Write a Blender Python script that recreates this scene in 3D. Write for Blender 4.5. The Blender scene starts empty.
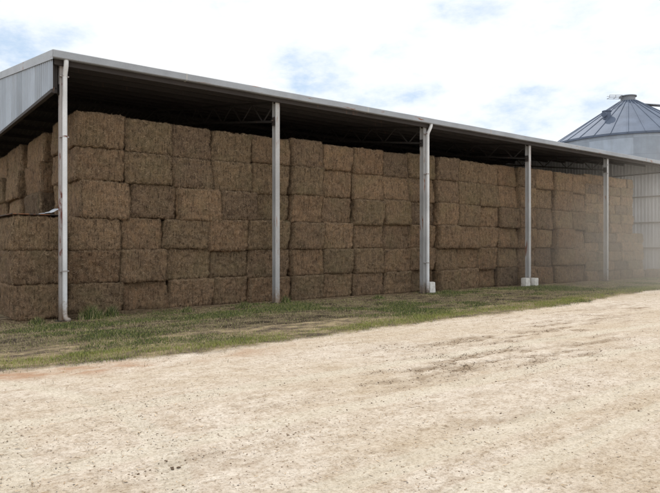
import bpy, math, random
import numpy as np
from mathutils import Vector
random.seed(7); rng = np.random.default_rng(7)
S = bpy.context.scene
COL = S.collection
CAM = Vector((-3.61, -14.87, 1.63))

# ------------------------------------------------------------------ noise
def _h(ix, iy, iz, seed):
    n = (ix*374761393 + iy*668265263 + iz*2147483647 + seed*1274126177) & 0xffffffff
    n = ((n ^ (n >> 13))*1274126177) & 0xffffffff
    n = ((n ^ (n >> 16))*2246822519) & 0xffffffff
    return ((n ^ (n >> 15)) & 0xffff)/65535.0
def vnoise(P, scale=1.0, seed=0):
    P = np.asarray(P, float)*scale
    i = np.floor(P).astype(np.int64); f = P - i; f = f*f*(3-2*f)
    r = 0
    for a in (0, 1):
        wx = f[:, 0] if a else 1-f[:, 0]
        for b in (0, 1):
            wy = f[:, 1] if b else 1-f[:, 1]
            for c in (0, 1):
                wz = f[:, 2] if c else 1-f[:, 2]
                r = r + wx*wy*wz*_h(i[:, 0]+a, i[:, 1]+b, i[:, 2]+c, seed)
    return r*2-1
def fbm(P, scale=1.0, seed=0, oct=4):
    r = 0; a = 1.0; t = 0
    for k in range(oct):
        r = r + a*vnoise(P, scale*2**k, seed+k*17); t += a; a *= .5
    return r/t
def sstep(a, b, x):
    t = np.clip((x-a)/(b-a), 0, 1); return t*t*(3-2*t)

# ------------------------------------------------------------------ object helpers
def tag(o, label=None, cat=None, group=None, kind=None):
    if label: o['label'] = label
    if cat: o['category'] = cat
    if group: o['group'] = group
    if kind: o['kind'] = kind
    return o
def thing(name, label, cat, loc=(0, 0, 0), rz=0, group=None):
    o = bpy.data.objects.new(name, None); COL.objects.link(o)
    o.location = loc; o.rotation_euler = (0, 0, rz); o.empty_display_size = .3
    return tag(o, label, cat, group)
class MB:
    def __init__(s): s.v = []; s.f = []; s.m = []
    def add(s, vs, fs, mi=0):
        n = len(s.v); s.v += [tuple(v) for v in vs]
        s.f += [tuple(i+n for i in f) for f in fs]; s.m += [mi]*len(fs)
    def box(s, x0, x1, y0, y1, z0, z1, mi=0):
        s.add([(x0,y0,z0),(x1,y0,z0),(x1,y1,z0),(x0,y1,z0),(x0,y0,z1),(x1,y0,z1),(x1,y1,z1),(x0,y1,z1)],
              [(0,3,2,1),(4,5,6,7),(0,1,5,4),(1,2,6,5),(2,3,7,6),(3,0,4,7)], mi)
    def beam(s, a, b, w, h, up=(0, 0, 1), mi=0):
        a = Vector(a); b = Vector(b); d = (b-a).normalized()
        side = d.cross(Vector(up)).normalized(); u = side.cross(d).normalized()
        vs = []
        for p in (a, b):
            for (i, j) in ((-1,-1),(1,-1),(1,1),(-1,1)):
                vs.append(p + side*(i*w/2) + u*(j*h/2))
        s.add(vs, [(0,1,2,3),(7,6,5,4),(0,4,5,1),(1,5,6,2),(2,6,7,3),(3,7,4,0)], mi)
    def tube(s, pts, r, n=10, cap=True, mi=0):
        pts = [Vector(p) for p in pts]; rings = []
        for k, p in enumerate(pts):
            d = (pts[min(k+1, len(pts)-1)] - pts[max(k-1, 0)]).normalized()
            ref = Vector((1, 0, 0)) if abs(d.x) < .9 else Vector((0, 1, 0))
            a = d.cross(ref).normalized(); b = d.cross(a)
            rings.append([p + (a*math.cos(2*math.pi*i/n) + b*math.sin(2*math.pi*i/n))*r for i in range(n)])
        vs = [v for R in rings for v in R]; fs = []
        for k in range(len(rings)-1):
            for i in range(n):
                j = (i+1) % n; fs.append((k*n+i, k*n+j, (k+1)*n+j, (k+1)*n+i))
        if cap: fs.append(tuple(range(n))[::-1]); fs.append(tuple((len(rings)-1)*n+i for i in range(n)))
        s.add(vs, fs, mi)
    def build(s, name, mats, parent=None, smooth=False, bevel=0):
        me = bpy.data.meshes.new(name); me.from_pydata(s.v, [], s.f)
        for m in (mats if isinstance(mats, (list, tuple)) else [mats]): me.materials.append(m)
        me.polygons.foreach_set('material_index', s.m)
        if smooth: me.polygons.foreach_set('use_smooth', [True]*len(s.f))
        me.update()
        o = bpy.data.objects.new(name, me); COL.objects.link(o)
        if parent: o.parent = parent
        if bevel:
            b = o.modifiers.new('b', 'BEVEL'); b.width = bevel; b.segments = 2; b.limit_method = 'ANGLE'
        return o
def np_mesh(name, V, F, mats, mi=None, smooth=False):
    """V (n,3); F (m,k) all the same size"""
    V = np.asarray(V, np.float32); F = np.asarray(F, np.int32)
    me = bpy.data.meshes.new(name); k = F.shape[1]
    me.vertices.add(len(V)); me.vertices.foreach_set('co', V.ravel())
    me.loops.add(F.size); me.loops.foreach_set('vertex_index', F.ravel())
    me.polygons.add(len(F)); me.polygons.foreach_set('loop_start', np.arange(0, F.size, k, dtype=np.int32))
    me.polygons.foreach_set('loop_total', np.full(len(F), k, np.int32))
    for m in mats: me.materials.append(m)
    if mi is not None: me.polygons.foreach_set('material_index', np.asarray(mi, np.int32))
    if smooth: me.polygons.foreach_set('use_smooth', np.ones(len(F), bool))
    me.update(calc_edges=True); me.validate()
    return me
def link(name, me, parent=None):
    o = bpy.data.objects.new(name, me); COL.objects.link(o)
    if parent: o.parent = parent
    return o

# ------------------------------------------------------------------ material helpers
class NT:
    def __init__(s, name):
        s.m = bpy.data.materials.new(name); s.m.use_nodes = True
        s.t = s.m.node_tree; s.b = s.t.nodes['Principled BSDF']
        s.tc = s.t.nodes.new('ShaderNodeTexCoord')
    def n(s, typ, ins=None, **kw):
        nd = s.t.nodes.new(typ)
        for k, v in kw.items(): setattr(nd, k, v)
        for k, v in (ins or {}).items():
            if isinstance(v, bpy.types.NodeSocket): s.t.links.new(v, nd.inputs[k])
            else: nd.inputs[k].default_value = v
        return nd
    def obj(s, scale=(1, 1, 1)):
        return s.n('ShaderNodeMapping', {'Vector': s.tc.outputs['Object'], 'Scale': scale}).outputs[0]
    def noise(s, scale, vec=None, detail=5, rough=.55, dist=0):
        nd = s.n('ShaderNodeTexNoise', {'Scale': scale, 'Detail': detail, 'Roughness': rough, 'Distortion': dist})
        s.t.links.new(vec or s.tc.outputs['Object'], nd.inputs['Vector']); return nd.outputs['Fac']
    def ramp(s, fac, stops, interp='LINEAR'):
        nd = s.t.nodes.new('ShaderNodeValToRGB'); s.t.links.new(fac, nd.inputs[0]); cr = nd.color_ramp
        cr.interpolation = interp
        while len(cr.elements) < len(stops): cr.elements.new(.5)
        for e, (p, c) in zip(cr.elements, stops):
            e.position = p; e.color = (c, c, c, 1) if isinstance(c, (int, float)) else (*c, 1)
        return nd.outputs[0]
    def mix(s, fac, a, b, blend='MIX'):
        nd = s.n('ShaderNodeMix', data_type='RGBA', blend_type=blend)
        for sock, v in ((nd.inputs[0], fac), (nd.inputs[6], a), (nd.inputs[7], b)):
            if isinstance(v, bpy.types.NodeSocket): s.t.links.new(v, sock)
            elif isinstance(v, (int, float)): sock.default_value = v
            else: sock.default_value = (*v, 1)
        return nd.outputs[2]
    def math(s, op, a, b=0, c=None):
        nd = s.n('ShaderNodeMath', operation=op)
        for i, v in enumerate((a, b, c)):
            if v is None: continue
            if isinstance(v, bpy.types.NodeSocket): s.t.links.new(v, nd.inputs[i])
            else: nd.inputs[i].default_value = v
        return nd.outputs[0]
    def out(s, color, rough=.8, metal=0, bump=None, bstr=.3, bdist=.02, spec=None):
        for k, v in (('Base Color', color), ('Roughness', rough), ('Metallic', metal)):
            if isinstance(v, bpy.types.NodeSocket): s.t.links.new(v, s.b.inputs[k])
            elif k == 'Base Color': s.b.inputs[k].default_value = (*v, 1)
            else: s.b.inputs[k].default_value = v
        if spec is not None: s.b.inputs['Specular IOR Level'].default_value = spec
        if bump is not None:
            bn = s.n('ShaderNodeBump', {'Height': bump, 'Strength': bstr, 'Distance': bdist})
            s.t.links.new(bn.outputs[0], s.b.inputs['Normal'])
        return s.m

def m_straw(name, c0, c1, c2):
    s = NT(name)
    oi = s.n('ShaderNodeObjectInfo').outputs['Random']
    off = s.n('ShaderNodeCombineXYZ', {'X': s.math('MULTIPLY', oi, 31.7), 'Y': s.math('MULTIPLY', oi, 11.3), 'Z': s.math('MULTIPLY', oi, 57.1)}).outputs[0]
    vec = s.n('ShaderNodeVectorMath', {0: s.tc.outputs['Object'], 1: off}, operation='ADD').outputs[0]
    st = s.n('ShaderNodeMapping', {'Vector': vec, 'Scale': (1.2, 1.2, 1.8)}).outputs[0]
    st2 = s.n('ShaderNodeMapping', {'Vector': vec, 'Scale': (3.4, 3.4, .8), 'Rotation': (.1, .12, .1)}).outputs[0]
    f1 = s.noise(48, st, 4, .75, 1.2); f2 = s.noise(30, st2, 5, .75, .8); f3 = s.noise(4.5, vec, 4, .6, .5); f4 = s.noise(1.2, vec, 2)
    fib = s.math('MAXIMUM', f1, f2)
    c = s.ramp(fib, [(.36, c0), (.56, c1), (.74, c2)])  # darkest stop paints the shaded crevices among the stalks
    # crease shade of the pleats painted in; weathering differs from patch to patch and from bale to bale
    pl = s.noise(1, s.n('ShaderNodeMapping', {'Vector': vec, 'Scale': (30, 30, 3.2)}).outputs[0], 3, .6)
    c = s.mix(1, c, s.ramp(pl, [(.33, (.36, .36, .38)), (.46, (.96, .96, .96)), (.7, (1.2, 1.2, 1.2))]), 'MULTIPLY')
    c = s.mix(1, c, s.ramp(f3, [(.3, (.66, .67, .70)), (.5, (1, 1, 1)), (.72, (1.22, 1.18, 1.1))]), 'MULTIPLY')
    c = s.mix(s.ramp(f4, [(.5, 0.0), (.72, .35)]), c, (c1[0]*.8, c1[1]*1.02, c1[2]*.85))
    c = s.mix(1, c, s.ramp(oi, [(0, (.70, .72, .76)), (.25, (1.08, 1.04, 1.0)), (.5, (.84, .88, .84)), (.75, (1.26, 1.22, 1.16)), (1, (.95, .88, .83))]), 'MULTIPLY')
    h = s.math('ADD', fib, s.math('ADD', s.math('MULTIPLY', f3, .6), s.math('MULTIPLY', pl, .9)))
    return s.out(c, .95, 0, h, 1.0, .035, .1)
STRAW = m_straw('weathered_hay', (.050, .032, .020), (.265, .182, .118), (.56, .42, .28))
STRAW2 = m_straw('small_bale_hay', (.075, .05, .032), (.32, .225, .145), (.56, .42, .28))
def m_plain(name, c, rough=.9, var=.25, sc=3):
    s = NT(name); f = s.noise(sc)
    return s.out(s.mix(1, c, s.ramp(f, [(.3, 1-var), (.7, 1+var)]), 'MULTIPLY'), rough, 0, spec=.2)
FIB_L = m_plain('pale_hay_stalk', (.40, .30, .195), .8, .35, 8)
FIB_M = m_plain('brown_hay_stalk', (.26, .18, .11), .85, .35, 8)
FIB_D = m_plain('dark_hay_stalk', (.07, .05, .035), .9, .3, 8)

def m_steel(name, base, rust=.3, rough=.5, metal=0.0, streak=(1, 1, .12), rustc=(.16, .07, .035), vseed=0, splash=False):
    s = NT(name)
    v = s.n('ShaderNodeMapping', {'Vector': s.tc.outputs['Object'], 'Scale': streak, 'Location': (vseed, vseed*.7, 0)}).outputs[0]
    f = s.noise(9, v, 7, .65, .4); g = s.noise(1.3, None, 3); k = s.noise(40, None, 3)
    m = s.ramp(s.math('ADD', f, s.math('MULTIPLY', s.math('SUBTRACT', g, .5), .5)), [(.72-rust*.45, 0), (.80-rust*.42, 1)])
    c = s.mix(1, base, s.ramp(g, [(.3, .82), (.7, 1.1)]), 'MULTIPLY')
    c = s.mix(1, c, s.ramp(k, [(.3, .92), (.7, 1.05)]), 'MULTIPLY')
    c = s.mix(m, c, s.mix(k, rustc, (rustc[0]*1.8, rustc[1]*1.7, rustc[2]*1.5)))
    if splash:
        zz = s.n('ShaderNodeSeparateXYZ', {0: s.tc.outputs['Object']}).outputs[2]
        sp = s.math('ADD', s.math('MULTIPLY', zz, 1.6), s.math('MULTIPLY', s.math('SUBTRACT', s.noise(14, None, 6, .7), .5), 1.6))
        c = s.mix(s.ramp(sp, [(.15, .8), (.75, 0)]), c, (.24, .165, .10))
    return s.out(c, rough, metal, s.math('ADD', f, m), .15, .004)
POST = m_steel('grey_painted_steel', (.46, .46, .46), .26, splash=True)
POST_R = m_steel('rusty_painted_steel', (.46, .43, .42), .40, rustc=(.13, .045, .035), streak=(1, 1, .25), splash=True)
PIPE = m_steel('white_painted_pipe', (.76, .78, .80), .05, .35, splash=True)
GUT = m_steel('weathered_gutter_steel', (.36, .385, .42), .2, .45, .0, (.15, 1, 1))
PURL = m_steel('brown_primed_steel', (.048, .041, .039), .12, .8, rustc=(.10, .06, .045))
TRUSS = m_steel('dark_truss_steel', (.05, .046, .045), .12, .7, rustc=(.10, .06, .045))
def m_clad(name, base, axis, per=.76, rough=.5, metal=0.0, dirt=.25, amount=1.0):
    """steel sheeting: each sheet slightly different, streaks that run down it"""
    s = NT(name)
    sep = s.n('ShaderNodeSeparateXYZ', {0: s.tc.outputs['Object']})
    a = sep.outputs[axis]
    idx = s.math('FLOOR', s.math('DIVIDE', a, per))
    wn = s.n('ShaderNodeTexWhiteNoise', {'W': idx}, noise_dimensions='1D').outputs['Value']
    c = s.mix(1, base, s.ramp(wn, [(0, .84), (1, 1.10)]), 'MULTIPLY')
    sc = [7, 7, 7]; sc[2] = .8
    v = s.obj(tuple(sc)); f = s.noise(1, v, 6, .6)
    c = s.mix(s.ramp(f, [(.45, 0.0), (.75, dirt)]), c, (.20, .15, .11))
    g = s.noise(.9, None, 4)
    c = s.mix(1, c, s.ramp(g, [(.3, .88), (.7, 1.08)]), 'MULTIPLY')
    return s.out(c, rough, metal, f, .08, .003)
CLAD = m_clad('grey_sheet_cladding', (.41, .465, .54), 1)
CLAD_IN = m_clad('galvanised_wall_sheet', (.70, .74, .80), 1, dirt=.08)
CLAD_BK = m_clad('dull_back_wall_sheet', (.10, .10, .10), 0, dirt=.5)
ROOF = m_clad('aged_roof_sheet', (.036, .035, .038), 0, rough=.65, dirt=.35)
CONC = NT('whitewashed_concrete')
CONC = CONC.out(CONC.ramp(CONC.noise(7, None, 6, .7), [(.3, (.42, .39, .35)), (.5, (.74, .72, .68)), (.8, (.80, .79, .76))]), .9, 0, CONC.noise(30), .4, .01)

# ------------------------------------------------------------------ terrain
EX = np.array([-60, -8, -2.2, .9, 3.1, 7.8, 12.1, 17, 24, 34, 80.]); EY = np.array([-5.2, -5.5, -5.9, -6.4, -6.1, -5.7, -5.4, -4.6, -3.6, -3.0, -3.0])
def edge(x): return np.interp(x, EX, EY)
def P3(x, y, z=0): return np.stack([x, y, np.full_like(x, z)], 1)
def masks(x, y):
    p = P3(x, y)
    e = edge(x) + .22*fbm(p, .8, 3) + .16*fbm(p, 3, 9) + .08*fbm(p, 9, 19, 2)
    g = sstep(-.12, .22, y-e)                    # 1 in the grassy strip
    q = P3(x*.35, y)                             # scuffs stretched along the drive
    sc = np.zeros_like(x)
    for (cx, cy, rx, ry, a) in ((6.6, -8.1, 2.8, .45, 1), (8.7, -7.6, 1.8, .35, .8), (3.4, -9.3, 2.6, .5, .9), (4.6, -10.0, 1.8, .3, .7), (2.2, -8.8, 1.6, .3, .5), (6.2, -9.2, 1.5, .3, .6), (-1.5, -10.6, 1.0, .22, .35), (1.5, -11.2, 1.2, .2, .35), (12, -7.2, 3, .4, .6), (13.5, -8.8, 3, .4, .5), (9, -9.6, 1.6, .3, .5)):
        r = ((x-cx)/rx)**2 + ((y-cy+.12*np.sin(x*1.3))/ry)**2
        sc = np.maximum(sc, a*np.exp(-r))
    n = fbm(q, 5, 21, 4)
    sc = np.clip(sc*1.5*sstep(-.15, .3, n) + .55*sstep(.22, .55, fbm(P3(x*.3, y), 1.3, 33))*sstep(0, .35, n), 0, 1)*(1-g)*(.45+.55*sstep(-.25, .25, fbm(P3(x*.7, y), 11, 37, 2)))
    red = 1.25*np.exp(-((y-e+.30)/.32)**2)*sstep(4.0, -2.0, x)*(1-g)*sstep(-.45, .2, fbm(P3(x*.5, y), 1.6, 91))*(.35+.65*sstep(-.3, .3, fbm(P3(x*.6, y), 7, 92, 3)))
    return g, sc, red
def track(x, y, y0, w=.24, slope=.0):
    """one tyre's lugged band running along the drive"""
    d = y - (y0 + slope*x + .10*np.sin(x*.33))
    band = sstep(w/2+.03, w/2-.02, np.abs(d))
    return band*(-.008 + .006*np.sin(d*2*np.pi/.10)), band
def terrain(x, y):
    p = P3(x, y)
    g, sc, red = masks(x, y)
    dist = np.hypot(x-CAM.x, y-CAM.y); near = 1/(1+(dist/60)**2)
    z = near*(.018*fbm(p, .35, 5) + .006*fbm(p, 1.7, 6))
    z += near*.007*fbm(p, 9, 8, 3)*(1+3.2*sc) + near*.0025*fbm(P3(x*.3, y), 7, 12, 3)
    z -= .018*sc*near
    z += g*.03*near*(.5+.5*fbm(p, 2.5, 14))
    z -= .10*sstep(4.5, -.5, x)*sstep(-4, -.9, y)*sstep(.7, -.1, y)      # hollow beside the corner post
    bm = 0
    for (y0, sl) in ((-11.55, .012), (-13.3, .012), (-10.1, -.02), (-8.7, -.02), (-12.2, .03)):
        t, b = track(x, y, y0, .26, sl); z += t*(1-g)*sstep(-.5, .1, fbm(P3(x, y*0+y0), .8, 41)); bm = bm+b
    # an older curved set turning off towards the left
    r = np.hypot(x+6.5, y+9.2)
    for rr in (3.55, 3.85, 4.9):
        d = r-rr; band = sstep(.14, .09, np.abs(d)); z += band*(-.008+.009*np.sin(np.arctan2(y+9.2, x+6.5)*rr*2*np.pi/.11))*(1-g); bm = bm+.9*band
    z *= sstep(1.2, .2, y)*1.0 + 0.0*(y)
    return z, g, sc, red, np.clip(bm, 0, 1)
def axis(segs, lo, hi):
    a = [segs[0][0]]
    for (s0, s1, st) in segs:
        n = max(1, int(round((s1-s0)/st))); a += list(s0 + (np.arange(1, n+1))*(s1-s0)/n)
    out = []; st = segs[-1][2]; v = segs[-1][1]
    while v < hi: st *= 1.35; v += st; out.append(v)
    pre = []; st = segs[0][2]; v = segs[0][0]
    while v > lo: st *= 1.35; v -= st; pre.append(v)
    return np.array(pre[::-1] + a + out)
ax = axis([(-9, -4, .06), (-4, 4.5, .03), (4.5, 12, .05), (12, 26, .10), (26, 42, .3)], -900, 1200)
ay = axis([(-15, -13.6, .06), (-13.6, -8.0, .027), (-8.0, .6, .055), (.6, 6, .4)], -900, 1200)
X, Y = np.meshgrid(ax, ay); xf = X.ravel(); yf = Y.ravel()
zf, gm, scm, rdm, trm = terrain(xf, yf)
nx = len(ax); ny = len(ay); I = np.arange(nx*ny).reshape(ny, nx)
F = np.stack([I[:-1, :-1].ravel(), I[:-1, 1:].ravel(), I[1:, 1:].ravel(), I[1:, :-1].ravel()], 1)
s = NT('dry_dirt_and_soil')
def attr(nm): return s.n('ShaderNodeAttribute', attribute_name=nm).outputs['Fac']
aG, aS, aR, aT = attr('grassy'), attr('scuff'), attr('redsoil'), attr('tyre')
big = s.noise(.55, s.obj((.5, 1, 1)), 5, .6, .6); med = s.noise(4.2, s.obj((.65, 1, 1)), 8, .78, .3); fine = s.noise(38, None, 6, .75); spk = s.noise(85, None, 3, .6)
peb = s.n('ShaderNodeTexVoronoi', {'Scale': 46, 'Vector': s.tc.outputs['Object']}, feature='F1')
dirt = s.ramp(med, [(.27, (.28, .21, .155)), (.40, (.42, .35, .28)), (.54, (.53, .465, .395)), (.8, (.61, .56, .485))])
dirt = s.mix(s.ramp(big, [(.38, .5), (.60, 0)]), dirt, (.38, .30, .205))
dirt = s.mix(1, dirt, s.ramp(fine, [(.30, (.50, .46, .42)), (.44, (.93, .92, .91)), (.55, (1.04, 1.04, 1.04)), (.72, (1.2, 1.2, 1.2))]), 'MULTIPLY')
dirt = s.mix(s.ramp(s.noise(11, s.obj((.8, 1, 1)), 8, .8, .3), [(.53, 0), (.66, .62)]), dirt, (.25, .19, .13))
grit = s.noise(20, None, 4, .8, .6)
dirt = s.mix(1, dirt, s.ramp(grit, [(.32, (.62, .57, .50)), (.43, (.92, .90, .87)), (.52, (1.02, 1.02, 1.02)), (.68, (1.12, 1.13, 1.14))]), 'MULTIPLY')
dirt = s.mix(s.ramp(spk, [(.30, .8), (.38, 0)]), dirt, (.13, .10, .075))
pc = s.ramp(peb.outputs['Distance'], [(.10, 1), (.17, 0)])
psel = s.ramp(s.n('ShaderNodeSeparateColor', {0: peb.outputs['Color']}).outputs[0], [(.80, 0), (.82, 1)])
pm = s.math('MULTIPLY', pc, psel)
dirt = s.mix(s.math('MULTIPLY', pm, .8), dirt, s.mix(peb.outputs['Color'], (.10, .08, .065), (.42, .38, .33)))
dirt = s.mix(s.math('MULTIPLY', aS, .95), dirt, s.mix(fine, (.12, .085, .055), (.36, .275, .19)))
dirt = s.mix(s.math('MULTIPLY', aR, .8), dirt, s.mix(fine, (.23, .125, .07), (.40, .25, .155)))
dirt = s.mix(s.math('MULTIPLY', aT, .48), dirt, s.mix(s.ramp(fine, [(.35, 0), (.55, 1)]), (.36, .30, .22), (.56, .51, .42)))
soil = s.mix(s.ramp(s.noise(2.6, s.obj((.6, 1, 1)), 7, .75), [(.42, 0), (.60, 1)]), (.060, .043, .028), (.27, .21, .125))
soil = s.mix(1, soil, s.ramp(fine, [(.28, .55), (.7, 1.3)]), 'MULTIPLY')
col = s.mix(aG, dirt, soil)
hb = s.math('ADD', s.math('MULTIPLY', fine, .8), s.math('MULTIPLY', pm, .35))
hb = s.math('ADD', hb, s.math('MULTIPLY', grit, .9))
hb = s.math('ADD', hb, s.math('MULTIPLY', med, .6))
GROUND = s.out(col, .95, 0, hb, .8, .02, .15)
me = np_mesh('ground', np.stack([xf, yf, zf], 1), F, [GROUND], smooth=True)
for nm, arr in (('grassy', gm), ('scuff', scm), ('redsoil', rdm), ('tyre', trm)):
    a = me.attributes.new(nm, 'FLOAT', 'POINT'); a.data.foreach_set('value', arr.astype(np.float32))
tag(link('ground', me), kind='structure')
def gz(x, y): return float(terrain(np.array([float(x)]), np.array([float(y)]))[0][0])

# ------------------------------------------------------------------ grass (nobody could count it)
def leafmat(name, c, c2):
    s = NT(name); f = s.noise(1.3, None, 4); g = s.noise(25)
    return s.out(s.mix(1, s.mix(f, c, c2), s.ramp(g, [(.3, .7), (.7, 1.3)]), 'MULTIPLY'), .75, spec=.25)
GR1 = leafmat('green_grass_blade', (.050, .085, .026), (.11, .14, .045))
GR2 = leafmat('yellow_green_grass_blade', (.24, .28, .07), (.38, .37, .13))
GR3 = leafmat('dry_grass_blade', (.36, .29, .17), (.54, .44, .28))
def blades(x, y, z, hgt, width, lean=.6):
    n = len(x); a = rng.uniform(0, 2*np.pi, n); l = rng.uniform(0, lean, n)*hgt
    b = rng.uniform(0, 2*np.pi, n); wx = np.cos(b)*width/2; wy = np.sin(b)*width/2
    base = np.stack([x, y, z-.004], 1)
    w = np.stack([wx, wy, np.zeros(n)], 1)
    mid = base + np.stack([np.cos(a)*l*.35, np.sin(a)*l*.35, hgt*.6], 1)
    tip = base + np.stack([np.cos(a)*l, np.sin(a)*l, hgt], 1)
    V = np.concatenate([base-w, base+w, mid+w*.7, mid-w*.7, tip], 1).reshape(-1, 3)
    k = np.arange(n)[:, None]*5
    F = np.concatenate([np.concatenate([k, k+1, k+2], 1), np.concatenate([k, k+2, k+3], 1), np.concatenate([k+3, k+2, k+4], 1)], 1).reshape(-1, 3)
    return V, F
N = 800000
gx = -9 + 46*rng.random(N)**1.45; gy = rng.uniform(-7.2, .45, N)
p = P3(gx, gy)
g, sc_, rd_ = masks(gx, gy)
e = edge(gx)
patch = fbm(p, .55, 51, 4); patch2 = fbm(P3(gx*.5, gy), 1.4, 61, 4)
nearedge = np.exp(-((gy-e-.50)/.45)**2)
dens = .36 + .9*sstep(-.2, .3, patch) + .9*nearedge
dens *= sstep(.45, -.5, gy)*(.25+.75*sstep(-.3, .05, patch2))
dens *= 1-.35*np.exp(-((gy+2.8)/.6)**2)*sstep(-.3, .2, fbm(P3(gx*.4, gy), .9, 71))*sstep(14, 9, gx)
keep = (rng.random(N) < np.clip(dens*.75, 0, 1)) & (rng.random(N) < g)
stray = (g < .1) & (rng.random(N) < .006*np.exp((gy-e)*1.2))
keep |= stray
gx, gy, patch, patch2, nearedge = gx[keep], gy[keep], patch[keep], patch2[keep], nearedge[keep]
gzv = terrain(gx, gy)[0]
hg = (.016 + .026*rng.random(len(gx)) + .03*sstep(0, .5, patch)*rng.random(len(gx)) + .026*nearedge*rng.random(len(gx)))*(1+.5*fbm(P3(gx, gy), 3, 88))
dcam = np.hypot(gx-CAM.x, gy-CAM.y)
V, F = blades(gx, gy, gzv, hg, .0045*(.8+dcam/14), .9)
r = rng.random(len(gx))
green = sstep(-.25, .35, patch + .5*patch2)
green = sstep(-.08, .25, patch*.8 + .7*patch2)
mi = np.where(r < .04+.80*green, 0, 2); mi = np.where((rng.random(len(gx)) < .25+.55*nearedge), 1, mi)
me = np_mesh('grass', V, F, [GR1, GR2, GR3], np.repeat(mi, 3))
tag(link('grass', me), 'short patchy green and dry grass strip in front of the hay shed', 'grass', kind='stuff')

# tufts of taller weeds: each a plant of its own
def tuft(x, y, n, h, r, label, name='grass_tuft'):
    n = int(n*2); r = r*.85
    z = gz(x, y)
    a = rng.uniform(0, 2*np.pi, n); rr = r*rng.random(n)**.7*.55
    hh = h*rng.uniform(.35, 1, n)*(1.25-.8*(rr/(r*.55))**1.5)*(1+.3*fbm(P3(rr*np.cos(a)+x, rr*np.sin(a)), 5, 3))
    V, F = blades(rr*np.cos(a), rr*np.sin(a), np.zeros(n)+.0, hh, .011, .8)
    mi = rng.choice([0, 0, 0, 1, 2], n)
    o = link(name, np_mesh(name, V, F, [GR1, GR2, GR3], np.repeat(mi, 3))); o.location = (x, y, z-.01)
    tag(o, label, 'grass tuft', 'tall grass tufts along the bales')
tuft(.66, -.12, 420, .36, .65, 'tall green grass tuft at the right foot of the white corner downpipe')
tuft(1.15, .02, 220, .26, .4, 'lower green grass tuft just right of the tall one by the corner downpipe')
tuft(-.55, -.25, 160, .18, .4, 'short green tuft at the foot of the left end stack')
tuft(6.12, -.05, 180, .24, .3, 'small green tuft at the right foot of the second post')
tuft(4.35, -.75, 260, .20, .5, 'low dark green weed clump on soil left of the second post')
tuft(2.85, -.55, 170, .17, .4, 'low green clump under the third bale column right of the corner post')
tuft(9.1, -.75, 200, .15, .5, 'wide low green clump midway between second and third posts')
tuft(12.6, -.35, 120, .14, .3, 'small green clump right of the white block at the third post')

# ------------------------------------------------------------------ pebbles, clods, loose hay
ico_v = []; t = (1+5**.5)/2
for a_, b_ in ((-1, t), (1, t), (-1, -t), (1, -t)): ico_v.append((a_, b_, 0))
for a_, b_ in ((-1, t), (1, t), (-1, -t), (1, -t)): ico_v.append((0, a_, b_))
for a_, b_ in ((-1, t), (1, t), (-1, -t), (1, -t)): ico_v.append((b_, 0, a_))
ico_v = [(-1,t,0),(1,t,0),(-1,-t,0),(1,-t,0),(0,-1,t),(0,1,t),(0,-1,-t),(0,1,-t),(t,0,-1),(t,0,1),(-t,0,-1),(-t,0,1)]
ico_f = [(0,11,5),(0,5,1),(0,1,7),(0,7,10),(0,10,11),(1,5,9),(5,11,4),(11,10,2),(10,7,6),(7,1,8),(3,9,4),(3,4,2),(3,2,6),(3,6,8),(3,8,9),(4,9,5),(2,4,11),(6,2,10),(8,6,7),(9,8,1)]
IV = np.array(ico_v)/np.linalg.norm(ico_v[0]); IF = np.array(ico_f)
def scatter(name, n, sampler, smin, smax, mats, label, cat, flat=.6, power=3.0):
    x, y = sampler(n); z = terrain(x, y)[0]
    sz = smin + (smax-smin)*rng.random(len(x))**power
    a = rng.uniform(0, 2*np.pi, len(x)); sx = sz*rng.uniform(.7, 1.4, len(x)); sy = sz*rng.uniform(.6, 1, len(x)); szz = sz*flat*rng.uniform(.6, 1.1, len(x))
    Vv = IV[None]*(1+.30*(rng.random((len(x), 12, 1))-.5))
    Vx = Vv[:, :, 0]*sx[:, None]; Vy = Vv[:, :, 1]*sy[:, None]; Vz = Vv[:, :, 2]*szz[:, None]
    c, s_ = np.cos(a)[:, None], np.sin(a)[:, None]
    W = np.stack([x[:, None]+Vx*c-Vy*s_, y[:, None]+Vx*s_+Vy*c, z[:, None]+Vz+.25*szz[:, None]], 2).reshape(-1, 3)
    Fv = (IF[None]+np.arange(len(x))[:, None, None]*12).reshape(-1, 3)
    mi = np.repeat(rng.integers(0, len(mats), len(x)), 20)
    o = link(name, np_mesh(name, W, Fv, mats, mi)); tag(o, label, cat, kind='stuff'); return o
ST1 = m_plain('brown_pebble', (.22, .16, .11), .9, .4, 20); ST2 = m_plain('grey_pebble', (.25, .22, .19), .85, .4, 20); ST3 = m_plain('pale_pebble', (.42, .36, .29), .9, .3, 20)
def samp_dirt(n):
    # spread evenly over the part of the yard in view
    d = 3.2 + 14*rng.random(n*2)**1.35; th = rng.uniform(-.66, .62, n*2)
    fx, fy = .608, .794; cx = CAM.x + d*(fx*np.cos(th)+fy*np.sin(th)); cy = CAM.y + d*(fy*np.cos(th)-fx*np.sin(th))
    g = masks(cx, cy)[0]; cl = fbm(P3(cx*.5, cy), 1.1, 81)
    k = (g < .4) & (rng.random(len(cx)) < .3+.7*sstep(-.3, .4, cl)) & (cy < -.5)
    return cx[k][:n], cy[k][:n]
scatter('pebbles', 20000, samp_dirt, .0018, .0085, [ST1, ST1, ST2, ST3], 'small brown and grey pebbles scattered over the dirt yard', 'pebbles', power=3.2)
def samp_scuff(n):
    x, y = samp_dirt(n*14); m = masks(x, y)[1]; k = rng.random(len(x)) < m*.8
    return x[k][:n], y[k][:n]
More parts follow.
